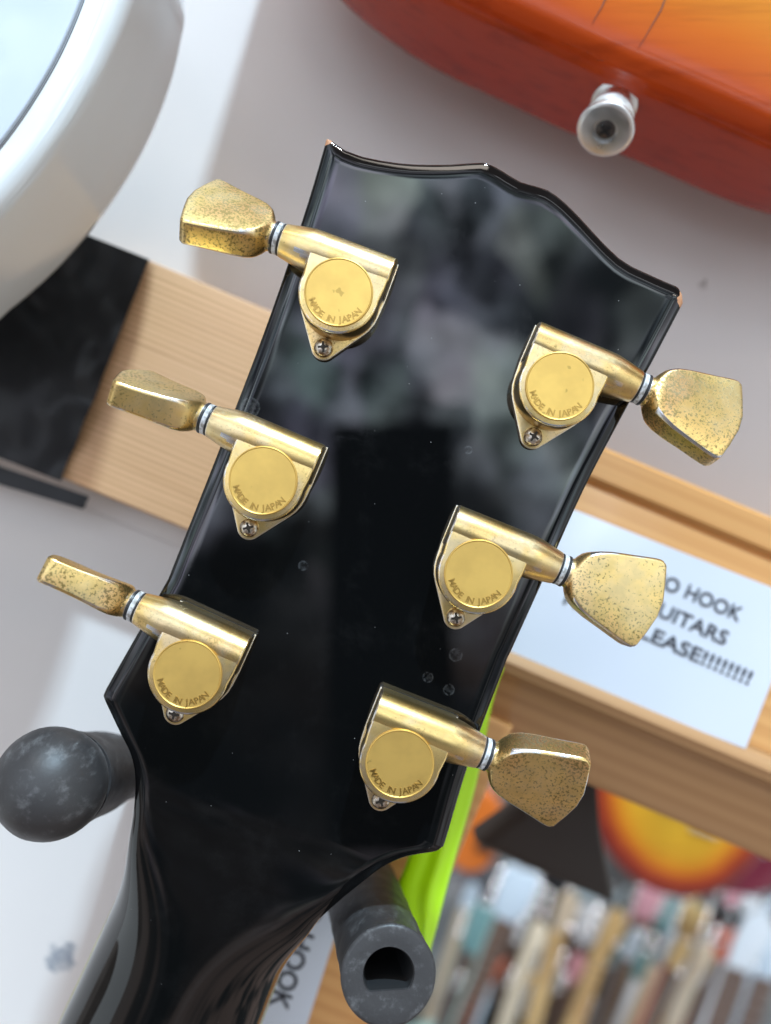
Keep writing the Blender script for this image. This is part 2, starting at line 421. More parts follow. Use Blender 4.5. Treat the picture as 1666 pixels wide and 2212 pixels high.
M_rubber = material('dusty_black_rubber', (.03, .032, .037), .5, fn=lambda t, b: (
    t.l.new(t.mix(t.ss(t.noise(t.mapping(t.objc(), scale=(1, .45, 1)), 330, 5, .72), .50, .78), (.036, .034, .035, 1), (.12, .118, .12, 1)), b.inputs['Base Color']),
    t.l.new(t.math('ADD', t.math('MULTIPLY', t.noise(t.objc(), 200, 3), .25), .33), b.inputs['Roughness']),
    bump(t, b, t.noise(t.mapping(t.objc(), scale=(1, .5, 1)), 260, 5, .7), .45, 2.5e-4)))
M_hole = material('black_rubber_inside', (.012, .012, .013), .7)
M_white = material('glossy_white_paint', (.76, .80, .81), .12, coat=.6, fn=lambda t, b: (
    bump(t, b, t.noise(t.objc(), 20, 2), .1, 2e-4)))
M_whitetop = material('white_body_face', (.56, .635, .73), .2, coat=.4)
M_line = material('grey_seam', (.30, .32, .35), .5)
def burst_fn(ramp):
    def fn(t, b):
        a = t.node('ShaderNodeAttribute', attribute_name='burst'); oc = t.objc()
        n = t.noise(oc, 30, 3, .6); g = t.noise(t.mapping(oc, scale=(3, 40, 40), rot=(0, .5, 0)), 6, 4, .6)
        x = t.math('ADD', a.outputs['Fac'], t.math('MULTIPLY', t.math('SUBTRACT', n, .5), .10))
        r = t.node('ShaderNodeValToRGB'); t.l.new(x, r.inputs[0]); e = r.color_ramp.elements
        e[0].position, e[0].color = ramp[0][0], (*ramp[0][1], 1)
        e[1].position, e[1].color = ramp[-1][0], (*ramp[-1][1], 1)
        for p, c in ramp[1:-1]: q = e.new(p); q.color = (*c, 1)
        c = t.mix(t.math('MULTIPLY', t.ss(g, .45, .7), .30), r.outputs[0], (.30, .10, .02, 1), 'MULTIPLY')
        t.l.new(c, b.inputs['Base Color']); bump(t, b, t.noise(oc, 700, 3, .6), .25, 1e-4)
    return fn
M_burst = material('amber_sunburst_lacquer', rough=.2, coat=.06, spec=.25, fn=burst_fn(
    [(0, (.38, .028, .010)), (.18, (.44, .045, .007)), (.36, (.44, .062, .007)), (.55, (.55, .12, .009)), (.78, (.62, .20, .018)), (1, (.68, .27, .05))]))
M_peg = material('shiny_peg', (.85, .87, .88), .22, 1)
M_chrome = material('dull_chrome', (.80, .80, .79), .16, 1, fn=lambda t, b: (
    t.l.new(t.math('ADD', t.math('MULTIPLY', t.noise(t.objc(), 300, 3), .25), .2), b.inputs['Roughness'])))
M_lime = material('lime_green_plastic', (.52, .94, .002), .35)
M_flap = material('dark_brown_cloth', (.030, .022, .018), .8)
def bag_fn(t, b):
    oc = t.objc(); n = t.noise(oc, 22, 3, .5, .2)
    t.l.new(t.mix(t.ss(n, .4, .7), (.010, .010, .011, 1), (.022, .022, .024, 1)), b.inputs['Base Color'])
    bump(t, b, n, .8, 1.5e-3)
M_bag = material('black_plastic_sheet', rough=.42, spec=.3, fn=bag_fn)
M_paper = material('white_laminated_paper', (.70, .74, .82), .12, coat=.7, fn=lambda t, b: (bump(t, b, t.noise(t.objc(), 14, 1), .25, 6e-4)))
M_ink = material('black_print', (.03, .03, .04), .4)
M_crack = material('dark_crack', (.07, .02, .01), .6)

# ================================================================== large structure
# wall behind the hooks: it ends at the vertical post on the right
def quad_slab(name, corners, D1, D2, mat, parent=None, bev=3):
    V, F = slab_px(corners, D1, D2, bev); return mk(name, V, F, mat, parent)
UPx, UPy = math.sin(ROLL), -math.cos(ROLL)   # image direction of 'up the wall'
RTx, RTy = math.cos(ROLL), math.sin(ROLL)
def wl(px, py, r, u):      # point r along the rail and u up the wall from a pixel
    return (px + r * RTx + u * UPx, py + r * RTy + u * UPy)
A = (1095, 1500)           # on the wall/post edge under the rail
# upper wall: over the rail, runs on to the right
WV, WF = slab_px([wl(*A, -3400, 20), wl(*A, 2600, 20), wl(*A, 2600, 3600), wl(*A, -3400, 3600)], WALL, WALL + 500)
org = WALL_ORG
me = mk('wall', WV, WF, M_wall, None, org=org); me.location = org * K; me['kind'] = 'structure'
me.data.update()
# lower wall: only left of the post
WV, WF = slab_px([wl(*A, -3400, -3000), wl(*A, -60, -3000), wl(*A, -60, 19), wl(*A, -3400, 19)], WALL, WALL + 500)
me = mk('wall', WV, WF, M_wall, None, org=org); me.location = org * K; me['kind'] = 'structure'

# pale pine rail on the left
o = quad_slab('wooden_rail', [wl(320, 560, -900, 0), wl(320, 560, 760, 0), wl(320, 560, 760, -508), wl(320, 560, -900, -508)], 2440, WALL - 2, M_pine, bev=10)
tag(o, 'pale striped pine rail across the wall, left of the headstock', 'rail')
# varnished rail with mouldings on the right
def profile_bar(name, base, r0, r1, prof, mat, parent=None):
    """prof: [(u up the wall, depth)] closed loop at pixel base; extruded along the rail"""
    R = []
    for r in (r0, r1):
        ring = []
        for u, d in prof:
            p = P(*wl(base[0], base[1], 0, 0), 2430); p = p + EX * r + EY * u; p.y = d; ring.append(tuple(p))
        R.append(ring)
    V, F = rings(R); return mk(name, V, F, mat, parent, smooth=40)
B0 = (1330, 978)
rail = thing('moulded_rail', 'orange varnished moulded rail on the right carrying the printed notice', 'rail', P(1500, 1300, 2430))
profile_bar('board', B0, -560, 1900, [(0, 2420), (0, WALL - 2), (-655, WALL - 2), (-655, 2435), (-120, 2435), (-112, 2448), (-104, 2435), (-92, 2418), (-10, 2412)], M_oak, rail)
profile_bar('lower_moulding', B0, -560, 1900, [(-657, 2425), (-657, WALL - 6), (-990, WALL - 6), (-985, 2600), (-930, 2560), (-800, 2520), (-742, 2470), (-728, 2400), (-700, 2385), (-672, 2400)], M_under, rail)
# vertical post under the rail carrying the second notice
o = quad_slab('wooden_post', [wl(1095, 1500, -330, -60), wl(1095, 1500, 40, -60), wl(1095, 1500, 40, -1500), wl(1095, 1500, -330, -1500)], 2460, WALL + 300, M_oak, bev=8)
tag(o, 'upright orange varnished post behind the hanger prong', 'post')

# the notices
def notice(label, corner, rw, rh, lines, ang, D, cap, tang):
    """corner = top-left pixel of the sheet, ang = direction of the text in the picture (clockwise)"""
    ca, sa = math.cos(ang), math.sin(ang)
    pts = [(corner[0] + a * ca - b * sa, corner[1] + a * sa + b * ca) for a, b in ((0, 0), (rw, 0), (rw, rh), (0, rh))]
    V, F = slab_px(pts, D, D + 5, 0)
    th = thing('printed_notice', label, 'notice', P(pts[0][0], pts[0][1], D))
    mk('paper', V, F, M_paper, th)
    VF = []
    ta = math.radians(tang); ct, st_ = math.cos(ta), math.sin(ta)
    for (s, bx_, by_, wdt) in lines:      # each word: start of its baseline and its width
        v, f = text_vf(s, cap / .70, 0, 0, cap * .03, 'LEFT')
        x0_ = min(q[0] for q in v); k_ = wdt / (max(q[0] for q in v) - x0_)
        v = [((q[0] - x0_) * k_, -q[1]) for q in v]
        VF.append(([P(bx_ + q[0] * ct - q[1] * st_, by_ + q[0] * st_ + q[1] * ct, D - 2) for q in v], f))
    V, F = join(*VF); mk('lettering', V, F, M_ink, th)
a22 = math.radians(22.5)
notice('white laminated notice with three lines of black capitals on the orange rail', (1142, 1062), 640, 345,
       [('NO', 1400, 1257, 68), ('HOOK', 1477, 1290, 131), ('GUITARS', 1385, 1314, 198), ('HERE', 1216, 1303, 112), ('PLEASE!!!!!!!!', 1354, 1363, 288)],
       math.radians(21.5), 2405, 31, 24)
notice('white notice with sideways black capitals, low beside the guitar neck', (837, 1667), 700, 300,
       [('NO', 676, 1908, 82), ('HOOK', 640, 2008, 176)], math.radians(107.6), 2450, 42, 110)

# black sheet over the rail, left
sheet = thing('black_sheet', 'black plastic sheet draped over the left end of the pine rail', 'sheet', P(150, 800, 2400))
def grid_sheet(corners, D1, nx, ny, amp, seed, thick=12):
    (a, b, c, d) = [Vector(p) for p in corners]; V = []
    for s in (0, 1):
        for i in range(ny + 1):
            for j in range(nx + 1):
                u, v = j / nx, i / ny
                p = (a * (1 - u) + b * u) * (1 - v) + (d * (1 - u) + c * u) * v
                w = amp * (noise.noise(Vector((p.x / 120 + seed, p.y / 190, seed))) + .5 * noise.noise(Vector((p.x / 45, p.y / 60 + seed, 3))))
                jx = 7 * noise.noise(Vector((v * 6, seed, 1))) if j == nx else 0
                V.append(P(p.x + jx, p.y, D1 + w + s * thick))
    n = (nx + 1) * (ny + 1); F = []
    for i in range(ny):
        for j in range(nx):
            q = i * (nx + 1) + j
            F.append((q, q + nx + 1, q + nx + 2, q + 1)); F.append((n + q, n + q + 1, n + q + nx + 2, n + q + nx + 1))
    bd = [j for j in range(nx + 1)] + [i * (nx + 1) + nx for i in range(1, ny + 1)] + [ny * (nx + 1) + j for j in range(nx - 1, -1, -1)] + [i * (nx + 1) for i in range(ny - 1, 0, -1)]
    for k in range(len(bd)):
        p, q = bd[k], bd[(k + 1) % len(bd)]; F.append((p, q, q + n, p + n))
    return V, F
V, F = grid_sheet([(-330, 300), (322, 560), (132, 1040), (-520, 790)], 2405, 40, 30, 42, 2.0)
mk('front_panel', V, F, M_bag, sheet, smooth=60)
V, F = grid_sheet([(-520, 830), (192, 1072), (178, 1100), (-530, 890)], 2475, 30, 4, 12, 5.0)
mk('hem', V, F, M_bag, sheet, smooth=60)

# ------------------------------------------------------------------ shop far behind
def shopwall_fn(t, b):
    oc = t.objc(); n = t.noise(oc, 2.2, 3, .6); m = t.noise(t.mapping(oc, scale=(1, 1, .35)), 9, 3, .6, col=True)
    c = t.mix(t.ss(n, .35, .65), (.085, .08, .08, 1), (.33, .34, .34, 1))
    t.l.new(t.mix(.35, c, m, 'MULTIPLY'), b.inputs['Base Color'])
M_shop = material('cluttered_dark_wall', rough=.7, fn=shopwall_fn)
V, F = slab_px([wl(1300, 1900, -900, 900), wl(1300, 1900, 1500, 900), wl(1300, 1900, 1500, -900), wl(1300, 1900, -900, -900)], 24000, 24300)
o = mk('wall', V, F, M_shop); o['kind'] = 'structure'

def body_rings(poly, D1, D2, r1, insets, r2=None):
    """guitar body: outline poly (x,z) CCW, front face at D1 and back face at D2; returns V,F,attr"""
    poly = [Vector(p) for p in ccw(poly)]; R = []; A_ = []; r2 = r2 or r1
    def add(q, d, a): R.append([(v[0], d, v[1]) for v in q]); A_.extend([a] * len(q))
    for k in range(4, 0, -1):
        a = k / 4 * math.pi / 2; add(inset2(poly, r2 * (1 - math.cos(a))), D2 - r2 * (1 - math.sin(a)), .12)
    add(poly, D2 - r2, 0)
    for k in range(1, 4): add(poly, D2 - r2 + (D1 + r1 - D2 + r2) * k / 3, .0 + .05 * k)
    for k in range(1, 6):
        a = k / 5 * math.pi / 2; add(inset2(poly, r1 * (1 - math.cos(a))), D1 + r1 * (1 - math.sin(a)), .15 + .04 * k)
    for ins, a in insets: add(inset2(poly, ins), D1, a)
    V, F = rings(R); return V, F, A_
def px_poly(pts, D, n=5): return [Vector((v.x, v.y)) for v in catmull([Vector((P(x, y, D).x, P(x, y, D).z)) for x, y in pts], n, True)]

# sunburst bodies far away
M_fbursts = [material('yellow_sunburst_lacquer', rough=.2, coat=.5, fn=burst_fn([(0, (.05, .005, .006)), (.3, (.16, .012, .012)), (.45, (.42, .06, .01)), (.62, (.62, .20, .01)), (1, (.66, .36, .02))])),
             material('cherry_red_lacquer', (.16, .012, .03), .2, coat=.5),
             material('orange_lacquer', (.62, .15, .02), .2, coat=.5)]
def egg(cx, cy, rx, ry, D, ang=0, n=40):
    pts = []
    for i in range(n):
        a = 2 * math.pi * i / n; x = rx * math.cos(a); y = ry * math.sin(a) * (1 + .10 * math.cos(a))
        pts.append((cx + x * math.cos(ang) - y * math.sin(ang), cy + x * math.sin(ang) + y * math.cos(ang)))
    return [Vector((P(x, y, D).x, P(x, y, D).z)) for x, y in pts]
g = thing('sunburst_guitar', 'blurred yellow and red sunburst guitar body hanging in the far shop', 'guitar', P(1470, 1740, 13000))
V, F, At = body_rings(egg(1480, 1712, 210, 225, 13000, .3), 13000, 13450, 60, [(120, .30), (280, .44), (470, .64), (650, .9), (1100, 1)])
mk('body', V, F, M_fbursts[0], g, attr=At)
V, F = slab_px([(1440, 1650), (1500, 1665), (1485, 1765), (1425, 1750)], 12880, 12990, 20); mk('pickguard', V, F, material('cream_plastic', (.62, .50, .26), .3), g)
V, F = slab_px([(1500, 1770), (1560, 1790), (1552, 1812), (1492, 1792)], 12900, 12995, 20); mk('bridge', V, F, M_chrome, g)
V, F = xform(lathe([(0, 70), (60, 60), (80, 30)], 20), frame(P(1590, 1800, 13000), (1, 0, 0), (0, -1, 0))); mk('control_knob', V, F, material('amber_knob', (.35, .16, .03), .2), g)
g = thing('cherry_guitar', 'blurred dark cherry red guitar body at the right edge of the far shop', 'guitar', P(1620, 1850, 14500))
V, F, At = body_rings(egg(1600, 1795, 150, 135, 14500, .3), 14500, 14950, 60, [(300, .6), (600, 1)])
mk('body', V, F, M_fbursts[1], g, attr=At)
V, F = xform(lathe([(0, 70), (60, 60), (80, 30)], 20), frame(P(1650, 1840, 14500), (1, 0, 0), (0, -1, 0))); mk('control_knob', V, F, M_chrome, g)
g = thing('orange_guitar', 'blurred orange guitar body just right of the lime green panel', 'guitar', P(1040, 1830, 14000))
V, F, At = body_rings(egg(1022, 1795, 66, 92, 14000, .2), 14000, 14400, 60, [(300, .6)])
mk('body', V, F, M_fbursts[2], g, attr=At)
V, F = slab_px([(1035, 1800), (1075, 1812), (1068, 1850), (1028, 1838)], 13900, 13990, 20); mk('pickguard', V, F, material('dark_plate', (.05, .03, .02), .3), g)

# row of upright necks in the far shop
FR = bpy.data.materials
def mat_c(name, c, r=.35): return material(name, c, r)
M_fret = material('nickel_fret', (.75, .75, .72), .25, 1)
def far_guitar(px, py, D, ang, width, length, hcol, ncol, bcol, label, frets=True, peg=True, tip=None, fcol=None):
    a = math.radians(ang); s = D / D0
    o0 = P(px, py, D); ex = Vector((math.cos(a), 0, -math.sin(a))); ey = Vector((math.sin(a), 0, math.cos(a))); M = Matrix((ex, ey, Vector((0, -1, 0)))).transposed().to_4x4(); M.translation = o0
    w = width * s / 2; L = length * s
    g = thing('hanging_guitar', label, 'guitar', o0, 'guitars hanging in the far shop')
    if tip == 'strat':
        hp = [(-w * .8, 0), (w * .8, 0), (w * 1.4, w * 1.2), (w * 1.9, w * 3.2), (w * 1.5, w * 5), (w * .2, w * 5.6), (-w * .7, w * 4.6), (-w * .9, w * 2)]
    elif tip == 'point':
        hp = [(-w * .8, 0), (w * .8, 0), (w * 1.1, w * 2), (w * 2.2, w * 6.2), (w * 1.2, w * 5.2), (-w * 1.0, w * 2.2)]
    else:
        hp = [(-w * .9, 0), (w * .9, 0), (w * 1.7, w * 1.2), (w * 2.0, w * 5.2), (w * .9, w * 5.6), (0, w * 5.3), (-w * .9, w * 5.6), (-w * 2.0, w * 5.2), (-w * 1.7, w * 1.2)]
    V, F = xform(prism(hp, -60, 60, 14), M); mk('headstock', V, F, hcol, g)
    V, F = xform(prism([(-w * 1.15, -L), (w * 1.15, -L), (w, 2), (-w, 2)], -90, 62, 40), M); mk('neck', V, F, ncol, g)
    if frets:
        ys = [(0, 66, 0)]; y = -w * 1.2; k = 0; st = w * 1.25
        while y > -L + 30 and k < 20:
            ys += [(y + 11, 66, 0), (y + 10, 84, 1), (y - 10, 84, 1), (y - 11, 66, 0)]; y -= st; st *= .965; k += 1
        ys.append((-L, 66, 0))
        V, F = rings([[(-w, y_, 40), (-w, y_, z_), (w, y_, z_), (w, y_, 40)] for y_, z_, _ in ys])
        fm = [ys[i // 4][2] & ys[i // 4 + 1][2] for i in range(len(F) - 2)] + [0, 0]
        V, F = xform((V, F), M); mk('fretboard', V, F, [fcol, M_fret], g, fm=fm)
    V, F, At = body_rings([(x * 1, y) for x, y in [(w * 6.5 * math.cos(q / 20 * math.pi) * (1 - .18 * math.sin(q / 20 * math.pi)), -L - w * 7 + w * 8 * math.sin(q / 20 * math.pi)) for q in range(40)]], -60, 380, 50, [(w * 2, .6)])
    V = [M @ Vector((v[0], v[2], -v[1])) for v in V]; mk('body', V, F, bcol, g, attr=At)
    if peg:
        for k in range(3):
            for sgn in ((-1, 1) if tip is None else (-1,)):
                V, F = xform(lathe([(-40, 20), (-25, 62), (10, 80), (40, 55), (52, 15)], 12), M @ Matrix.Translation((sgn * (w * 1.9 + 60), w * (1.6 + 1.4 * k), 20)))
                mk('tuning_peg', V, F, M_peg, g)
mc = {'mint': mat_c('mint_lacquer', (.42, .60, .55)), 'cream': mat_c('cream_maple', (.66, .55, .40)), 'maple': mat_c('amber_maple', (.62, .42, .18)),
      'rose': mat_c('brown_rosewood', (.13, .08, .06)), 'pblue': mat_c('pale_blue_lacquer', (.55, .64, .72)), 'red': mat_c('orange_red_lacquer', (.62, .14, .07)),
      'black': mat_c('black_lacquer', (.02, .02, .022), .2), 'white': mat_c('white_lacquer', (.74, .77, .80)), 'grey': mat_c('grey_lacquer', (.28, .32, .33)), 'pink': mat_c('pink_lacquer', (.72, .35, .40)), 'sea': mat_c('sea_green_lacquer', (.16, .30, .30)), 'brown': mat_c('brown_lacquer', (.20, .08, .05))}
NMC = {'mint': 'mint', 'cream': 'cream', 'maple': 'amber', 'rose': 'dark brown', 'pblue': 'pale blue', 'red': 'orange red', 'black': 'black', 'white': 'white', 'grey': 'grey', 'pink': 'pink', 'sea': 'sea green', 'brown': 'brown'}
rows = [ # px, py (nut), D, ang, width px, length px, head, neck, body, tip, label
 (1090, 1985, 15500, 22, 46, 330, 'pblue', 'mint', 'mint', None, 'pale mint guitar with pale blue headstock beside the black prong'),
 (1140, 2062, 14500, 18, 34, 260, 'cream', 'cream', 'red', 'strat', 'cream guitar headstock with hooked outline, low in the far shop'),
 (1205, 2010, 16500, 15, 40, 300, 'cream', 'maple', 'brown', 'strat', 'amber maple neck nearest the cream hooked headstock'),
 (1258, 2040, 18500, 17, 34, 300, 'white', 'rose', 'black', None, 'dark rosewood neck with white headstock between two amber necks'),
 (1300, 2050, 16500, 20, 42, 330, 'maple', 'maple', 'sea', 'strat', 'wide amber maple neck right below the dark brown flap'),
 (1338, 2090, 19000, 20, 32, 300, 'black', 'sea', 'sea', None, 'sea green neck right of the wide amber neck'),
 (1352, 2070, 17500, 20, 30, 300, 'pblue', 'grey', 'grey', 'strat', 'pale grey neck under a blue white headstock'),
 (1395, 2090, 18500, 22, 34, 300, 'black', 'rose', 'brown', None, 'dark fretted neck with black headstock in the middle of the row'),
 (1418, 2085, 17000, 23, 30, 300, 'grey', 'cream', 'maple', 'strat', 'slim pale brown neck left of the orange red one'),
 (1450, 2090, 15500, 23, 32, 320, 'maple', 'red', 'red', 'strat', 'orange red neck near the lower right corner'),
 (1495, 2110, 16000, 22, 36, 300, 'cream', 'cream', 'white', 'strat', 'cream neck just right of the orange red neck'),
 (1478, 2030, 19500, 22, 32, 300, 'maple', 'maple', 'black', None, 'small amber headstock further back in the row'),
 (1545, 2050, 18500, 20, 40, 300, 'black', 'grey', 'white', None, 'grey neck with black headstock below the cherry body'),
 (1590, 2090, 15000, 20, 62, 300, 'white', 'white', 'red', 'strat', 'broad white guitar neck near the right edge'),
 (1650, 2110, 15500, 20, 56, 300, 'pblue', 'pblue', 'brown', 'strat', 'pale blue guitar neck at the right edge'),
 (1020, 2060, 18500, 20, 42, 200, 'sea', 'grey', 'mint', None, 'grey neck half behind the mint guitar'),
 (1180, 1950, 19500, 20, 34, 260, 'black', 'black', 'black', None, 'black neck directly under the dark brown flap'),
 (1385, 1985, 20500, 22, 30, 300, 'pink', 'rose', 'sea', None, 'pink headstock under the yellow sunburst body'),
 (1425, 2010, 21000, 22, 30, 300, 'sea', 'sea', 'black', None, 'sea green headstock among the chrome pegs'),
 (1250, 1990, 21000, 18, 30, 300, 'grey', 'brown', 'brown', None, 'grey headstock behind the amber necks'),
 (1560, 2130, 20500, 22, 36, 260, 'pink', 'white', 'pink', None, 'pink headstock low near the white neck'),
]
for (px, py, D, ang, wd_, ln, h, n_, b_, tip, lab) in rows:
    far_guitar(px, py, D, ang, wd_ * (.8 if tip else .9), ln, mc[h], mc[n_], mc[b_], lab, frets=True, tip=tip, fcol=mc[n_ if n_ in ('maple', 'cream') else 'rose'])

nrow = 0
for D, n_, y0, cols in ((22500, 17, 2010, 'second'), (18000, 13, 2130, 'third')):
    for i in range(n_):
        px = 985 + (i + .5) * 690 / n_ + random.uniform(-8, 8); py = y0 + random.uniform(-60, 40)
        h = random.choice(['pblue', 'white', 'maple', 'black', 'grey', 'sea', 'cream', 'red', 'pink'])
        n2_ = random.choice(['maple', 'cream', 'rose', 'white', 'grey', 'rose', 'red', 'pblue'])
        b_ = random.choice(['black', 'brown', 'sea', 'red', 'white', 'mint'])
        far_guitar(px, py, D, random.uniform(17, 24), random.uniform(17, 26), random.uniform(230, 300), mc[h], mc[n2_], mc[b_],
                   'slim %s neck, %s headstock, number %d from left, %s back row' % (NMC[n2_], NMC[h], i + 1, cols), frets=i % 2 == 0,
                   tip=random.choice(['strat', None, 'point']), fcol=mc['rose' if n2_ not in ('maple', 'cream') else n2_])
# dark triangular flap hanging below the rail
V, F = slab_px([(1195, 1580), (1262, 1600), (1296, 1700), (1302, 1790), (1332, 1958), (1190, 1902), (1030, 1826), (1120, 1762), (1185, 1690)], 3000, 3200, 45)
o = mk('triangular_flap', V, F, M_flap); tag(o, 'dark brown triangular flap hanging below the orange rail', 'flap')

# ------------------------------------------------------------------ white guitar, upper left
wpts = [(322, -180), (312, -100), (294, -20), (270, 54), (240, 128), (203, 203), (152, 288), (94, 370), (26, 450), (-46, 522), (-122, 586), (-205, 644), (-420, 690), (-750, 640), (-1000, 250), (-1050, -200), (-850, -620), (-400, -700), (0, -700), (200, -540), (300, -340)]
wg = thing('white_guitar', 'glossy white guitar body at the upper left', 'guitar', P(0, 200, 1900))
poly = px_poly(wpts, 1790, 10)
V, F, At = body_rings(poly, 1755, 2165, 42, [(46, 0)], 60); mk('body', V, F, M_white, wg, smooth=50)
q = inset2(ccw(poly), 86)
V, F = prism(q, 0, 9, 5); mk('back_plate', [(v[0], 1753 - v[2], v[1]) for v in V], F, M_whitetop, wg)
R1 = inset2(ccw(poly), 83); R2 = inset2(ccw(poly), 87); n = len(R1)
V = [(v[0], 1751.5, v[1]) for v in R1] + [(v[0], 1751.5, v[1]) for v in R2] + [(v[0], 1756, v[1]) for v in R1] + [(v[0], 1756, v[1]) for v in R2]
F = []
for i in range(n):
    j = (i + 1) % n; F += [(i, j, n + j, n + i), (i, 2 * n + i, 2 * n + j, j), (n + i, n + j, 3 * n + j, 3 * n + i)]
mk('seam', V, F, M_line, wg)

# ------------------------------------------------------------------ orange sunburst guitar, upper right
opts = [(612, -340), (618, -230), (660, -100), (734, 0), (820, 75), (936, 150), (1080, 219), (1241, 294), (1397, 360), (1570, 435), (1690, 470), (1900, 505), (2200, 480), (2480, 330), (2650, 0), (2600, -500), (2200, -900), (1900, -1450), (1350, -1280), (1120, -1020), (900, -830), (740, -680), (645, -510)]
og = thing('orange_sunburst_guitar', 'amber to red sunburst guitar body with a chrome strap button at the upper right', 'guitar', P(1400, 100, 2200))
poly = px_poly(opts, 2380, 6)
V, F, At = body_rings(poly, 2000, 2420, 70, [(100, .42), (170, .55), (260, .75), (420, .95), (700, 1)], 60)
mk('body', V, F, M_burst, og, smooth=60, attr=At)
def hair(name, pts, w0, mat, parent, D):
    V = []; F = []
    for i, (x, y) in enumerate(pts):
        w = w0 * (1 - i / (len(pts) - .7)); V += [P(x - w, y, D), P(x + w, y, D), P(x + w, y, D + 3), P(x - w, y, D + 3)]
        if i:
            b = (i - 1) * 4; F += [(b, b + 1, b + 5, b + 4), (b, b + 4, b + 7, b + 3), (b + 1, b + 2, b + 6, b + 5)]
    mk(name, V, F, mat, parent)
hair('crack', [(1440, -10), (1428, 22), (1411, 50), (1395, 78), (1380, 101)], 1.6, M_crack, og, 1997)
hair('crack', [(1312, -10), (1300, 15), (1288, 35), (1280, 50)], 1.3, M_crack, og, 1997)
bx = Vector((.06, 0, .3)); ax = Vector((-.30, -.50, -.72)).normalized()
Mb = frame(P(1328, 222, 2120), ax.cross(Vector((0, 0, 1))), ax)
V, F = xform(lathe([(-60, 50), (0, 50), (8, 60), (14, 50), (40, 48), (52, 50), (60, 58), (66, 61), (74, 61), (80, 54), (90, 46), (100, 47), (112, 56), (122, 68), (128, 72), (134, 72), (138, 69), (141, 60), (142, 32), (134, 28)], 48), Mb)
mk('strap_button', V, F, M_chrome, og, smooth=45)
sb = [o for o in C.collection.objects if o.name.startswith('strap_button')][0]
V, F = xform(join(lathe([(126, 30), (132, 28), (137, 20), (139, 8)], 24)), Mb)
mk('button_screw', V, F, material('dark_button_screw', (.10, .09, .085), .35, .8), sb)
V2 = []
for a in (0, 90):
    V2.append(xform(prism([(-17, -3.4), (17, -3.4), (17, 3.4), (-17, 3.4)], 134, 140.5), Mb @ Matrix.Rotation(math.radians(a + 20), 4, 'Z')))
V, F = join(*V2); mk('button_screw_cross', V, F, M_hole, sb)

# ------------------------------------------------------------------ lime green panel
V = []; F = []
Lp = [(1030, 1440), (990, 1520), (930, 1700), (880, 1858), (856, 1930), (872, 2000), (905, 2062), (925, 2110)]
Rp = [(1090, 1440), (1064, 1520), (1030, 1690), (985, 1850), (963, 1930), (945, 2000), (929, 2062), (927, 2110)]
nl = 40; nn = 14
Lc = catmull([Vector(p) for p in Lp], 6); Rc = catmull([Vector(p) for p in Rp], 6); n = len(Lc)
for s in (0, 1):
    for i in range(n):
        for j in range(nn + 1):
            u = j / nn; p = Lc[i].lerp(Rc[i], u)
            h = 10 * math.exp(-((u - .66) / .10) ** 2) + 22 * max(0, math.sin(math.pi * min(1, u))) ** .5 - 5 * math.exp(-((u - .42) / .12) ** 2)
            V.append(P(p.x, p.y, 2230 - h if s == 0 else 2290))
m = n * (nn + 1)
for i in range(n - 1):
    for j in range(nn):
        q = i * (nn + 1) + j; F += [(q, q + nn + 1, q + nn + 2, q + 1), (m + q, m + q + 1, m + q + nn + 2, m + q + nn + 1)]
    F += [(i * (nn + 1), m + i * (nn + 1), m + (i + 1) * (nn + 1), (i + 1) * (nn + 1)), (i * (nn + 1) + nn, (i + 1) * (nn + 1) + nn, m + (i + 1) * (nn + 1) + nn, m + i * (nn + 1) + nn)]
o = mk('green_panel', V, F, M_lime, smooth=60); tag(o, 'glossy lime green ridged panel behind the right edge of the headstock', 'panel')

# ------------------------------------------------------------------ hanger with two rubber prongs
hg = thing('guitar_hanger', 'guitar hanger with two dusty black rubber prongs under the black headstock', 'guitar hanger', P(500, 1800, WALL))
def sweep(path, radii, n=40, twist=0, cap0=True, cap1=True, bump_=0):
    pts = [Vector(p) for p in path]; R = []
    up = Vector((0, 0, 1))
    for i, p in enumerate(pts):
        tg = (pts[min(i + 1, len(pts) - 1)] - pts[max(i - 1, 0)]).normalized()
        x = up.cross(tg).normalized(); y = tg.cross(x)
        ring = []
        for j in range(n):
            a = 2 * math.pi * j / n; r = radii[i]
            r *= 1 + bump_ * noise.noise(Vector((math.cos(a) * 2, math.sin(a) * 2, i * .35)))
            ring.append(tuple(p + (x * math.cos(a) + y * math.sin(a)) * r))
        R.append(ring)
    return rings(R, cap0, cap1), pts
# left prong: straight rubber sleeve with a ball end
a_, b_ = P(345, 1640, 2560), P(110, 1692, 1720)
ax = (b_ - a_).normalized(); path = []; rad = []
Lg = (b_ - a_).length
for k in range(26):
    s = k / 25; path.append(a_ + ax * (Lg - 62) * s)
    rad.append(84 + 22 * smst(s, .35, 1) + 2 * math.sin(s * 20))
rb = 117
for k in range(1, 18):
    th = math.pi - math.acos(-.80) ; ang = math.radians(142) * (1 - k / 17)
    path.append(b_ + ax * (rb * math.cos(ang))); rad.append(max(1.5, rb * math.sin(ang)))
(V, F), _ = sweep(path, rad, 48, bump_=.012); mk('rubber_prong', V, F, M_rubber, hg, smooth=60)
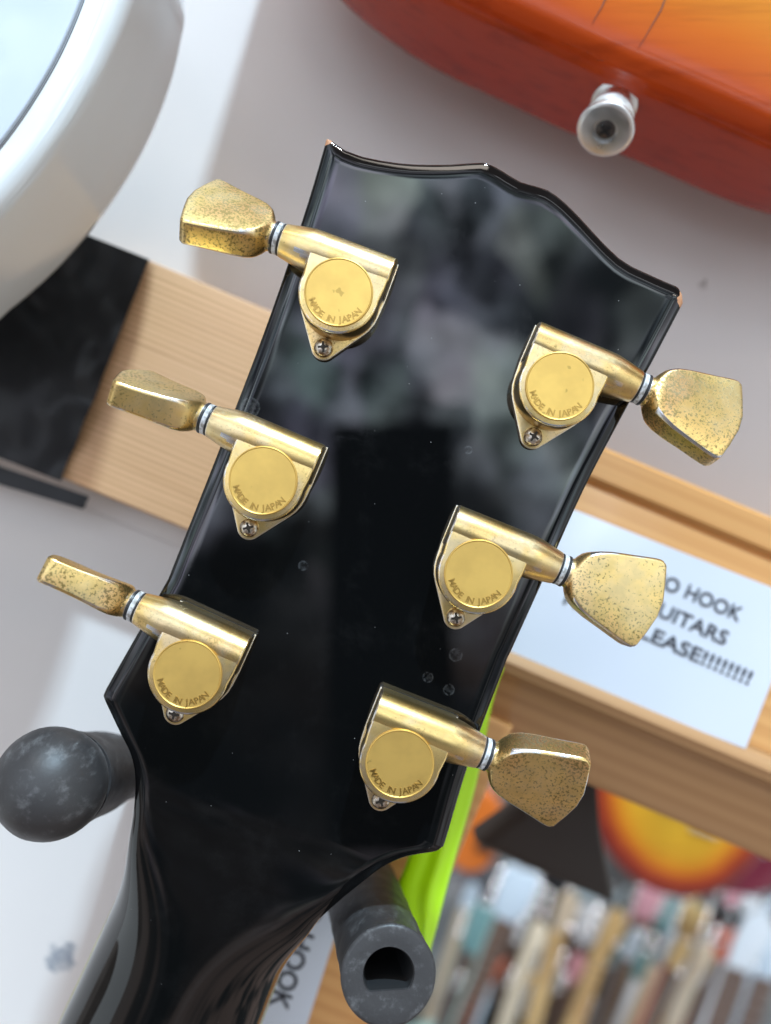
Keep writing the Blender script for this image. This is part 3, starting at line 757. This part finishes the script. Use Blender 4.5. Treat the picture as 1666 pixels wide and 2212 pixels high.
# right prong: open-ended tube with a D-shaped bore
a_, b_ = P(758, 1850, 2640), P(840, 2108, 1640)
ax = (b_ - a_).normalized(); Lg = (b_ - a_).length
M = frame(a_, Vector((1, 0, .12)).cross(ax).cross(ax) * -1, ax)
R = []; n = 56
xa, ya = Vector(M.col[0][:3]), Vector(M.col[1][:3])
upl = Vector((0, 0, 1)); yy = (upl - ax * upl.dot(ax)).normalized(); xx = yy.cross(ax)
def ringc(s, r, f=None):
    out_ = []
    for j in range(n):
        a = 2 * math.pi * j / n; c, sn = math.cos(a) * r, math.sin(a) * r
        if f: c, sn = f(c, sn, r)
        else:
            k = 1 + .012 * noise.noise(Vector((math.cos(a) * 2, math.sin(a) * 2, s * .006))); c *= k; sn *= k
        out_.append(tuple(a_ + ax * s + xx * c + yy * sn))
    return out_
for k in range(30):
    s = k / 29; r = 98 + 3 * math.sin(s * 5) + 1.2 * math.sin(s * 70); R.append(ringc(Lg * .992 * s, r))
for k in range(1, 6):
    t_ = k / 5 * math.pi / 2; R.append(ringc(Lg * .992 + 9 * math.sin(t_), 98 - 9 * (1 - math.cos(t_))))
R.append(ringc(Lg + 2, 70)); R.append(ringc(Lg + 1, 60))
dsh = lambda c, sn, r: (c * 1.04, max(sn, -r * .62) + 4)
nb = len(R)
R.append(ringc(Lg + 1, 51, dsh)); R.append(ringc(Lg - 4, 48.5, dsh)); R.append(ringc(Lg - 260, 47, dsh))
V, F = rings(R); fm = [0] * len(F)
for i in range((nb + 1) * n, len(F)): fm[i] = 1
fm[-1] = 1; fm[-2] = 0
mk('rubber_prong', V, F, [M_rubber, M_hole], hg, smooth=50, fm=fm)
V, F = slab_px([(300, 1590), (820, 1780), (790, 1880), (270, 1690)], 2560, WALL - 4, 15); mk('wall_bracket', V, F, M_rubber, hg)

# ================================================================== the black headstock
def wb(px, py, z=0):
    s = (D0 - z) / D0; dx = (px - CX) * s; dy = (py - CY) * s
    return dx * math.cos(ROLL) + dy * math.sin(ROLL), dx * math.sin(ROLL) - dy * math.cos(ROLL)
def zc(b):
    x = -(b + 700)
    return 0 if x < 0 else -(x * x / (x + 160)) * .16
def kk(b): return 1 - smst(b, -1120, -620)
def kp(b): return 1 - smst(b, -1300, -600)
def dep(b): return 6 + (172 - 6) * kk(b)
def ze(b): return zc(b) - dep(b)
Lpx = [(705, 298), (653, 472), (554, 759), (384.6, 1193), (347, 1277), (228, 1488), (222, 1502), (226, 1516), (240, 1545), (260, 1584), (284, 1628), (296, 1670), (298, 1720), (292, 1779), (273, 1876), (228, 1990), (172, 2114), (125, 2212), (40, 2400), (-100, 2700)]
Rpx = [(1477, 655), (1404, 794), (1358, 876), (1263, 1057), (1176, 1251), (1104, 1410), (1092, 1437), (1015, 1645), (963, 1818), (956, 1831), (943, 1840), (910, 1845), (879, 1850), (850, 1859), (826, 1870), (797, 1888), (745, 1925), (698, 1965), (670, 2005), (634, 2058), (602, 2119), (566, 2207), (480, 2440), (400, 2700)]
def edge(pts):
    r = []
    for x, y in pts:
        w, b = wb(x, y, 0); w, b = wb(x, y, ze(b)); r.append((b, w))
    r.sort(); return r
Lb, Rb = edge(Lpx), edge(Rpx)
def densify(e):
    q = catmull([Vector((b, w)) for b, w in e], 5); r = []
    for v in q:
        if not r or v.x > r[-1][0] + .5: r.append((v.x, v.y))
    return r
Ld, Rd = densify(Lb), densify(Rb)
Tpx = [(705, 298), (712, 299), (745, 322), (782, 336), (820, 344), (860, 350), (895, 353), (940, 354), (982, 353), (1020, 350), (1045, 349), (1062, 354), (1080, 363), (1103, 378), (1126, 391), (1155, 399), (1184, 408), (1204, 421), (1224, 438), (1253, 467), (1282, 499), (1311, 530), (1340, 557), (1368, 575), (1397, 588), (1432, 604), (1466, 618), (1475, 634), (1477, 655)]
Tt = sorted(wb(x, y, -6) for x, y in Tpx)
CHIPS = [(Tt[0][0] + 3, Tt[0][1] - 3, 12), (Tt[-1][0] - 2, Tt[-1][1] + 18, 16), (Tt[-1][0] - 4, Tt[-1][1] + 4, 14)]
HEAD_ORG = P(600, 1750, D0)
M_lacq = material('black_gloss_lacquer', (.003, .003, .0035), .04, spec=.5, fn=lacquer_fn)
def rim(e):
    r = 8.0; a = 0 if e >= r else r - math.sqrt(max(0, r * r - (r - e) ** 2))
    return a + 5.0 * (1 - smst(e, 0, 30)) 
gt = thing('black_guitar', 'black guitar seen from behind with gold tuning machines, its glossy headstock hanging in the hanger', 'guitar', HEAD_ORG)
EL = [0, .6, 1.6, 3, 4.5, 6, 9, 13, 18, 24, 31]
NF = 52
def columns(wl_, wr):
    r = [('L', e, wl_ + e) for e in EL]
    a, b = wl_ + EL[-1], wr - EL[-1]
    for k in range(1, NF): r.append(('M', k / NF, a + (b - a) * k / NF))
    r += [('R', e, wr - e) for e in reversed(EL)]
    return r
bmid = 560.0
blist = []; b = -1750.0
while b < bmid:
    blist.append(b); b += 8 if -900 < b < -560 else 16
for x in [p[0] for p in Ld + Rd]:
    if -700 < x < -560: blist.append(x)
blist = sorted(set(round(x, 1) for x in blist)); 
for (x, y) in Lpx + Rpx: pass
rowsV = []
def zat(w, b, l, r, etop=1e9):
    e = min(w - l, r - w, etop); c = (l + r) / 2; u = min(1, abs(w - c) / ((r - l) / 2)); k = kk(b)
    pw = 2.1 * (30 / 2.1) ** ((1 - kp(b)) ** 1.6)
    ell = dep(b) * (1 - max(0, 1 - u ** pw) ** (1 / pw))
    flat = rim(max(0, e))
    return zc(b) - (flat * (1 - k) + ell * smst(k, 0, .35))
sk = lambda b: 140 * (1 - kk(b)) + 14 * kk(b)
for b in blist:
    l, r = interp(Ld, b), interp(Rd, b); row = []
    cols = columns(l, r)
    z0 = zat(l, b, l, r); row.append((l, b, z0 - sk(b)))
    for _, _, w in cols: row.append((w, b, zat(w, b, l, r)))
    row.append((r, b, zat(r, b, l, r) - sk(b))); rowsV.append(row)
# upper part follows the open-book top edge
l0, r0 = interp(Ld, bmid), interp(Rd, bmid); wT0, wT1 = Tt[0][0], Tt[-1][0]
cols0 = columns(l0, r0); n = len(cols0)
def topb(w): return interp(Tt, max(wT0, min(wT1, w)))
def place(tfrac, e):
    row = []
    for (kind, val, _) in cols0:
        w = None; b = bmid + 100
        for it in range(4):
            l, r = interp(Ld, min(b, Tt[0][1] + 20)), interp(Rd, min(b, Tt[-1][1] + 20))
            a_, c_ = l + EL[-1], r - EL[-1]
            w = l + val if kind == 'L' else (r - val if kind == 'R' else a_ + (c_ - a_) * val)
            tb = topb(w); b = tb - e if tfrac is None else bmid + (tb - 31 - bmid) * tfrac
        row.append((w, b, zat(w, b, l, r, tb - b)))
    l_ = row[0]; r_ = row[-1]
    return [(l_[0], l_[1], l_[2] - 140)] + row + [(r_[0], r_[1], r_[2] - 140)]
for k in range(0, 15): rowsV.append(place(k / 14, None))
for e in reversed(EL[:-1]): rowsV.append(place(None, e))
last = rowsV[-1]; rowsV.append([(w, b, min(z, -1) - 135 if 0 < i < n + 1 else z - 5) for i, (w, b, z) in enumerate(last)])
m = n + 2; V = [HB @ Vector(v) + Vector((0, D0, 0)) for row in rowsV for v in row]; F = []
for i in range(len(rowsV) - 1):
    for j in range(m - 1):
        q = i * m + j; F.append((q, q + 1, q + m + 1, q + m))
    F.append((i * m, i * m + m, i * m + m + m - 1, i * m + m - 1))
F.append(tuple(range(m - 1, -1, -1))); F.append(tuple((len(rowsV) - 1) * m + j for j in range(m)))
hd = mk('headstock_and_neck', V, F, M_lacq, gt, smooth=38)
# fretboard with a thin yellowish strip along the neck
fb = []; bd = []
bs = [x for x in blist if x < -905]
def strip(inset0, zt, zb, bs, ofs):
    R = []
    for b in bs:
        l, r = interp(Ld, b) - ofs, interp(Rd, b) + ofs; z = ze(b) - 12
        R.append([tuple(HB @ Vector(v) + Vector((0, D0, 0))) for v in ((l, b, z - zt), (r, b, z - zt), (r, b, z - zb), (l, b, z - zb))])
    return rings(R)
V, F = strip(0, 14, 60, bs, -1); fo = mk('fretboard', V, F, material('dark_fretboard', (.03, .02, .018), .4), gt)
V, F = strip(0, 3, 13, bs, 4); mk('edge_strip', V, F, material('yellow_edge_strip', (.62, .60, .22), .3), fo)  # thin yellow-green strip along both neck edges

# ------------------------------------------------------------------ tuning machines
MESH = {}
def child(name, key, build, mats, parent, M=None, smooth=35):
    if key not in MESH:
        r = build(); V, F = r[0], r[1]; fm = r[2] if len(r) > 2 else None
        me = bpy.data.meshes.new(name); me.from_pydata([tuple(Vector(v) * K) for v in V], [], F)
        if fm: me.polygons.foreach_set('material_index', fm)
        finish(me, mats, smooth); MESH[key] = me
    o = bpy.data.objects.new(name, MESH[key]); C.collection.objects.link(o); o.parent = parent
    if M is not None: o.matrix_local = M
    return o
def edgemat(vf, test):
    V, F = vf; fm = []
    for f in F:
        p = [Vector(V[i]) for i in f[:4]]
        nn_ = (p[1] - p[0]).cross(p[-1] - p[0]) if len(p) > 2 else Vector((0, 0, 1))
        if nn_.length < 1e-9 and len(p) > 3: nn_ = (p[2] - p[1]).cross(p[3] - p[2])
        nn_ = nn_.normalized() if nn_.length > 1e-9 else Vector((1, 0, 0))
        fm.append(1 if test(sum(p, Vector()) / len(p), nn_) and len(f) < 8 else 0)
    return V, F, fm
def mirror(vf, s): 
    if s > 0: return vf
    return [(-v[0], v[1], v[2]) for v in vf[0]], [tuple(reversed(f)) for f in vf[1]]
YB, ZB = 73.0, 39.0
def housing(s):
    # drum: straight shoulders narrowing into a round bottom
    poly = [(87, 81), (86.5, 40)] + [(84.5 * math.cos(math.radians(a)), 84.5 * math.sin(math.radians(a))) for a in range(8, -189, -7)] + [(-86.5, 40), (-87, 81)]
    drum = prism(poly, 9, 83, 5, 0, 3)
    bar = lathe([(-88, 30), (-88, 41), (-86.5, 44), (-84, 45.5), (80, 46.5), (92, 46.2), (104, 44.8), (120, 41.8), (138, 38.2), (152, 35.6), (155, 34.6), (156, 32), (156, 20)], 56, 'x', (0, YB, ZB))
    bar = ([(x, (YB + math.copysign(math.hypot(y - YB, z - ZB), y - YB) if z < ZB and x <= 80 and abs(y - YB) > 1e-3 else y), max(z, 1.5)) for x, y, z in bar[0]], bar[1])
    return edgemat(mirror(join(drum, bar), s), lambda c, n_: (.25 < abs(n_.z) < .97 and c.z > 76 and c.y < 60) or (abs(c.x) < 89 and c.x * s < -80 and abs(n_.x) > .3 and abs(n_.x) < .98))
def plate(s):
    pts = [(90, 124), (90, 30)]
    for a in range(-30, -151, -10): pts.append((27 * math.cos(math.radians(a)), -106 + 27 * math.sin(math.radians(a))))
    pts += [(-90, 30), (-90, 124)]
    # round the shoulder where the plate leaves the drum
    sh = [(88 * math.cos(math.radians(a)), 88 * math.sin(math.radians(a))) for a in (-2, -14, -26, -36)]
    shl = [(-x, y) for x, y in reversed(sh)]
    pts = [(90, 118), (90, 30)] + sh + pts[2:-2] + shl + [(-90, 30), (-90, 118)]
    return mirror(prism(pts, 0, 12, 2.5, 0, 2), s)
def disc(s):
    v = lathe([(80, 71), (87, 71), (88.5, 70.2), (89, 69), (88.2, 67.6), (87.6, 67), (87.6, 30), (87.6, 4)], 72)
    return v
def letters(s):
    txt = 'MADE IN JAPAN'; adv = {'M': 1.18, 'I': .55, ' ': .75, 'J': .85}
    ws = [adv.get(c, 1.0) for c in txt]; tot = sum(ws); a = 213.0; span = 127.0; VF = []
    acc = 0
    for c, w in zip(txt, ws):
        ang = a + span * (acc + w / 2) / tot; acc += w
        if c == ' ': continue
        v, f = text_vf(c, 18.5, .5, .28, .25, 'CENTER', 2)
        R = Matrix.Rotation(math.radians(ang - 270), 4, 'Z')
        v = [R @ Vector((q[0], q[1] - 62.5, q[2] + 87.7)) for q in v]; VF.append((v, f))
    return join(*VF)
def screw(s):
    head = lathe([(10, 21), (14, 21), (18, 20), (22, 17.5), (25, 13), (26.6, 7), (27, 1.5)], 32)
    fm = [0] * len(head[1]); vf = [head]
    for a in (0, 90):
        p = prism([(-11.5, -2.3), (11.5, -2.3), (11.5, 2.3), (-11.5, 2.3)], 20, 27.3)
        if a: p = xform(p, Matrix.Rotation(math.radians(a), 4, 'Z'))
        vf.append(p); fm += [1] * len(p[1])
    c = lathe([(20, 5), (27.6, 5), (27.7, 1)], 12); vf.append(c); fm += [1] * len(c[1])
    V, F = join(*vf); return V, F, fm
def washer(x0, x1, r):
    return lambda: lathe([(x0, 24), (x0, r - 1.2), (x0 + 1, r), (x1 - 1, r), (x1, r - 1.2), (x1, 24)], 44, 'x')
HW = [(-4, 31), (2, 33), (8, 42), (16, 51), (26, 58), (40, 65), (65, 74), (100, 83), (135, 92), (158, 97), (166, 97.5), (170, 96.5), (172, 94)]
HT = [(-4, 31), (2, 32), (10, 34.5), (20, 35.5), (35, 34.5), (60, 31.5), (90, 29), (130, 27.5), (172, 27.5)]
RC = [(-4, 31), (2, 31), (10, 24), (22, 15), (40, 10), (70, 8), (172, 7)]
def knob(s):
    R = []; xs = [-6, -3, 0, 2, 5, 8, 12, 16, 21, 26, 33, 40, 52, 65, 80, 100, 120, 140, 155, 164, 168, 170, 172]
    def sec(x, hw, ht, rc, bend):
        rc = min(rc, hw - .01, ht - .01); ring = []
        for (sx_, sy_, a0) in ((1, 1, 0), (-1, 1, 90), (-1, -1, 180), (1, -1, 270)):
            for k in range(9):
                a = math.radians(a0 + k * 90 / 8)
                y = sx_ * (hw - rc) + rc * math.cos(a); z = sy_ * (ht - rc) + rc * math.sin(a)
                if k == 8:
                    ring.append((x, y, z))
                    # extra points along the broad faces so they can bow
                    if sy_ != 0 and a0 in (0, 180):
                        for q in (.2, .4, .6, .8):
                            yy_ = sx_ * (hw - rc) * (1 - 2 * q); ring.append((x, yy_, z))
                else: ring.append((x, y, z))
        out_ = []
        for (x_, y, z) in ring:
            out_.append((x_ + bend * (1 - min(1, abs(y) / 99) ** 1.25), y, z * (1 + .10 * (1 - (y / max(hw, 1)) ** 2) * smst(x, 20, 80))))
        return out_
    for x in xs:
        R.append(sec(x, interp(HW, x), interp(HT, x), interp(RC, x), 25 * smst(x, 60, 172)))
    for k in (1, 2, 3):
        a = k / 3 * math.pi / 2
        R.append(sec(172 + 5 * math.sin(a), 94 - 6 * (1 - math.cos(a)), 27.5 - 5 * (1 - math.cos(a)), 7 - 3 * (1 - math.cos(a)), 25))
    V, F = rings(R)
    F = F[:-1]; nr = len(R[0]); o = len(V) - nr
    c = len(V); V = list(V) + [(172 + 5 + 24.5, 0, 0)]
    for j in range(nr): F.append((o + j, o + (j + 1) % nr, c))
    return edgemat(mirror((V, F), s), lambda c, n_: .22 < abs(n_.z) < .90 and abs(c.x) > 22)
TUN = [ # disc centre px, side, extra turn of the machine, knob turn, label
 ((731.8, 631), -1, 2.5, -41, None), ((568.5, 1038.2), -1, 0.0, -73, None), ((404.8, 1457.3), -1, -1.5, -99, None),
 ((1209.7, 833.9), 1, -0.5, -19, None), ((1034, 1240), 1, 0.5, -4, None), ((863.9, 1650.2), 1, 1.0, 23, None)]
for (c, s, rot, kn, lab) in TUN:
    w, b = wb(c[0], c[1], 87)
    Mt = Matrix.Translation((Vector((0, D0, 0)) + HB @ Vector((w, b, 0)) - HEAD_ORG) * K) @ HB @ Matrix.Rotation(math.radians(rot), 4, 'Z')
    tm = child('tuning_machine', ('h', s), lambda: housing(s), [M_gold, M_nickel], gt, Mt, 30)
    child('base_plate', ('p', s), lambda: plate(s), [M_gold], tm)
    child('cap_disc', 'd', lambda: disc(s), [M_disc], tm, smooth=25)
    child('lettering', 'l', lambda: letters(s), [M_letter], tm, smooth=20)
    child('screw', 's', lambda: screw(s), [M_steel, M_recess], tm, Matrix.Translation((0, -106 * K, 0)) @ Matrix.Rotation(random.uniform(0, 1.5), 4, 'Z'))
    base = Matrix.Translation((s * 156 * K, YB * K, ZB * K))
    child('black_washer', ('w1', s), lambda: mirror(washer(0, 4, 34)(), s), [M_washb], tm, base)
    child('white_washer', ('w2', s), lambda: mirror(washer(4, 14, 33.6)(), s), [M_washw], tm, base)
    child('black_washer', ('w3', s), lambda: mirror(washer(14, 20, 34.2)(), s), [M_washb], tm, base)
    child('knob', ('k', s), lambda: knob(s), [M_knob, M_nickel], tm, Matrix.Translation((s * 182 * K, YB * K, ZB * K)) @ Matrix.Rotation(math.radians(kn), 4, 'X') @ Matrix.Diagonal(((.92 if s < 0 else 1), 1, 1, 1)), 40)

# ------------------------------------------------------------------ layout frame -> world
for o in list(C.collection.objects):
    if o.parent is None and o.type in ('MESH', 'EMPTY'):
        o.matrix_world = W @ (Matrix.Translation(o.location))
C.cycles.max_bounces = 8
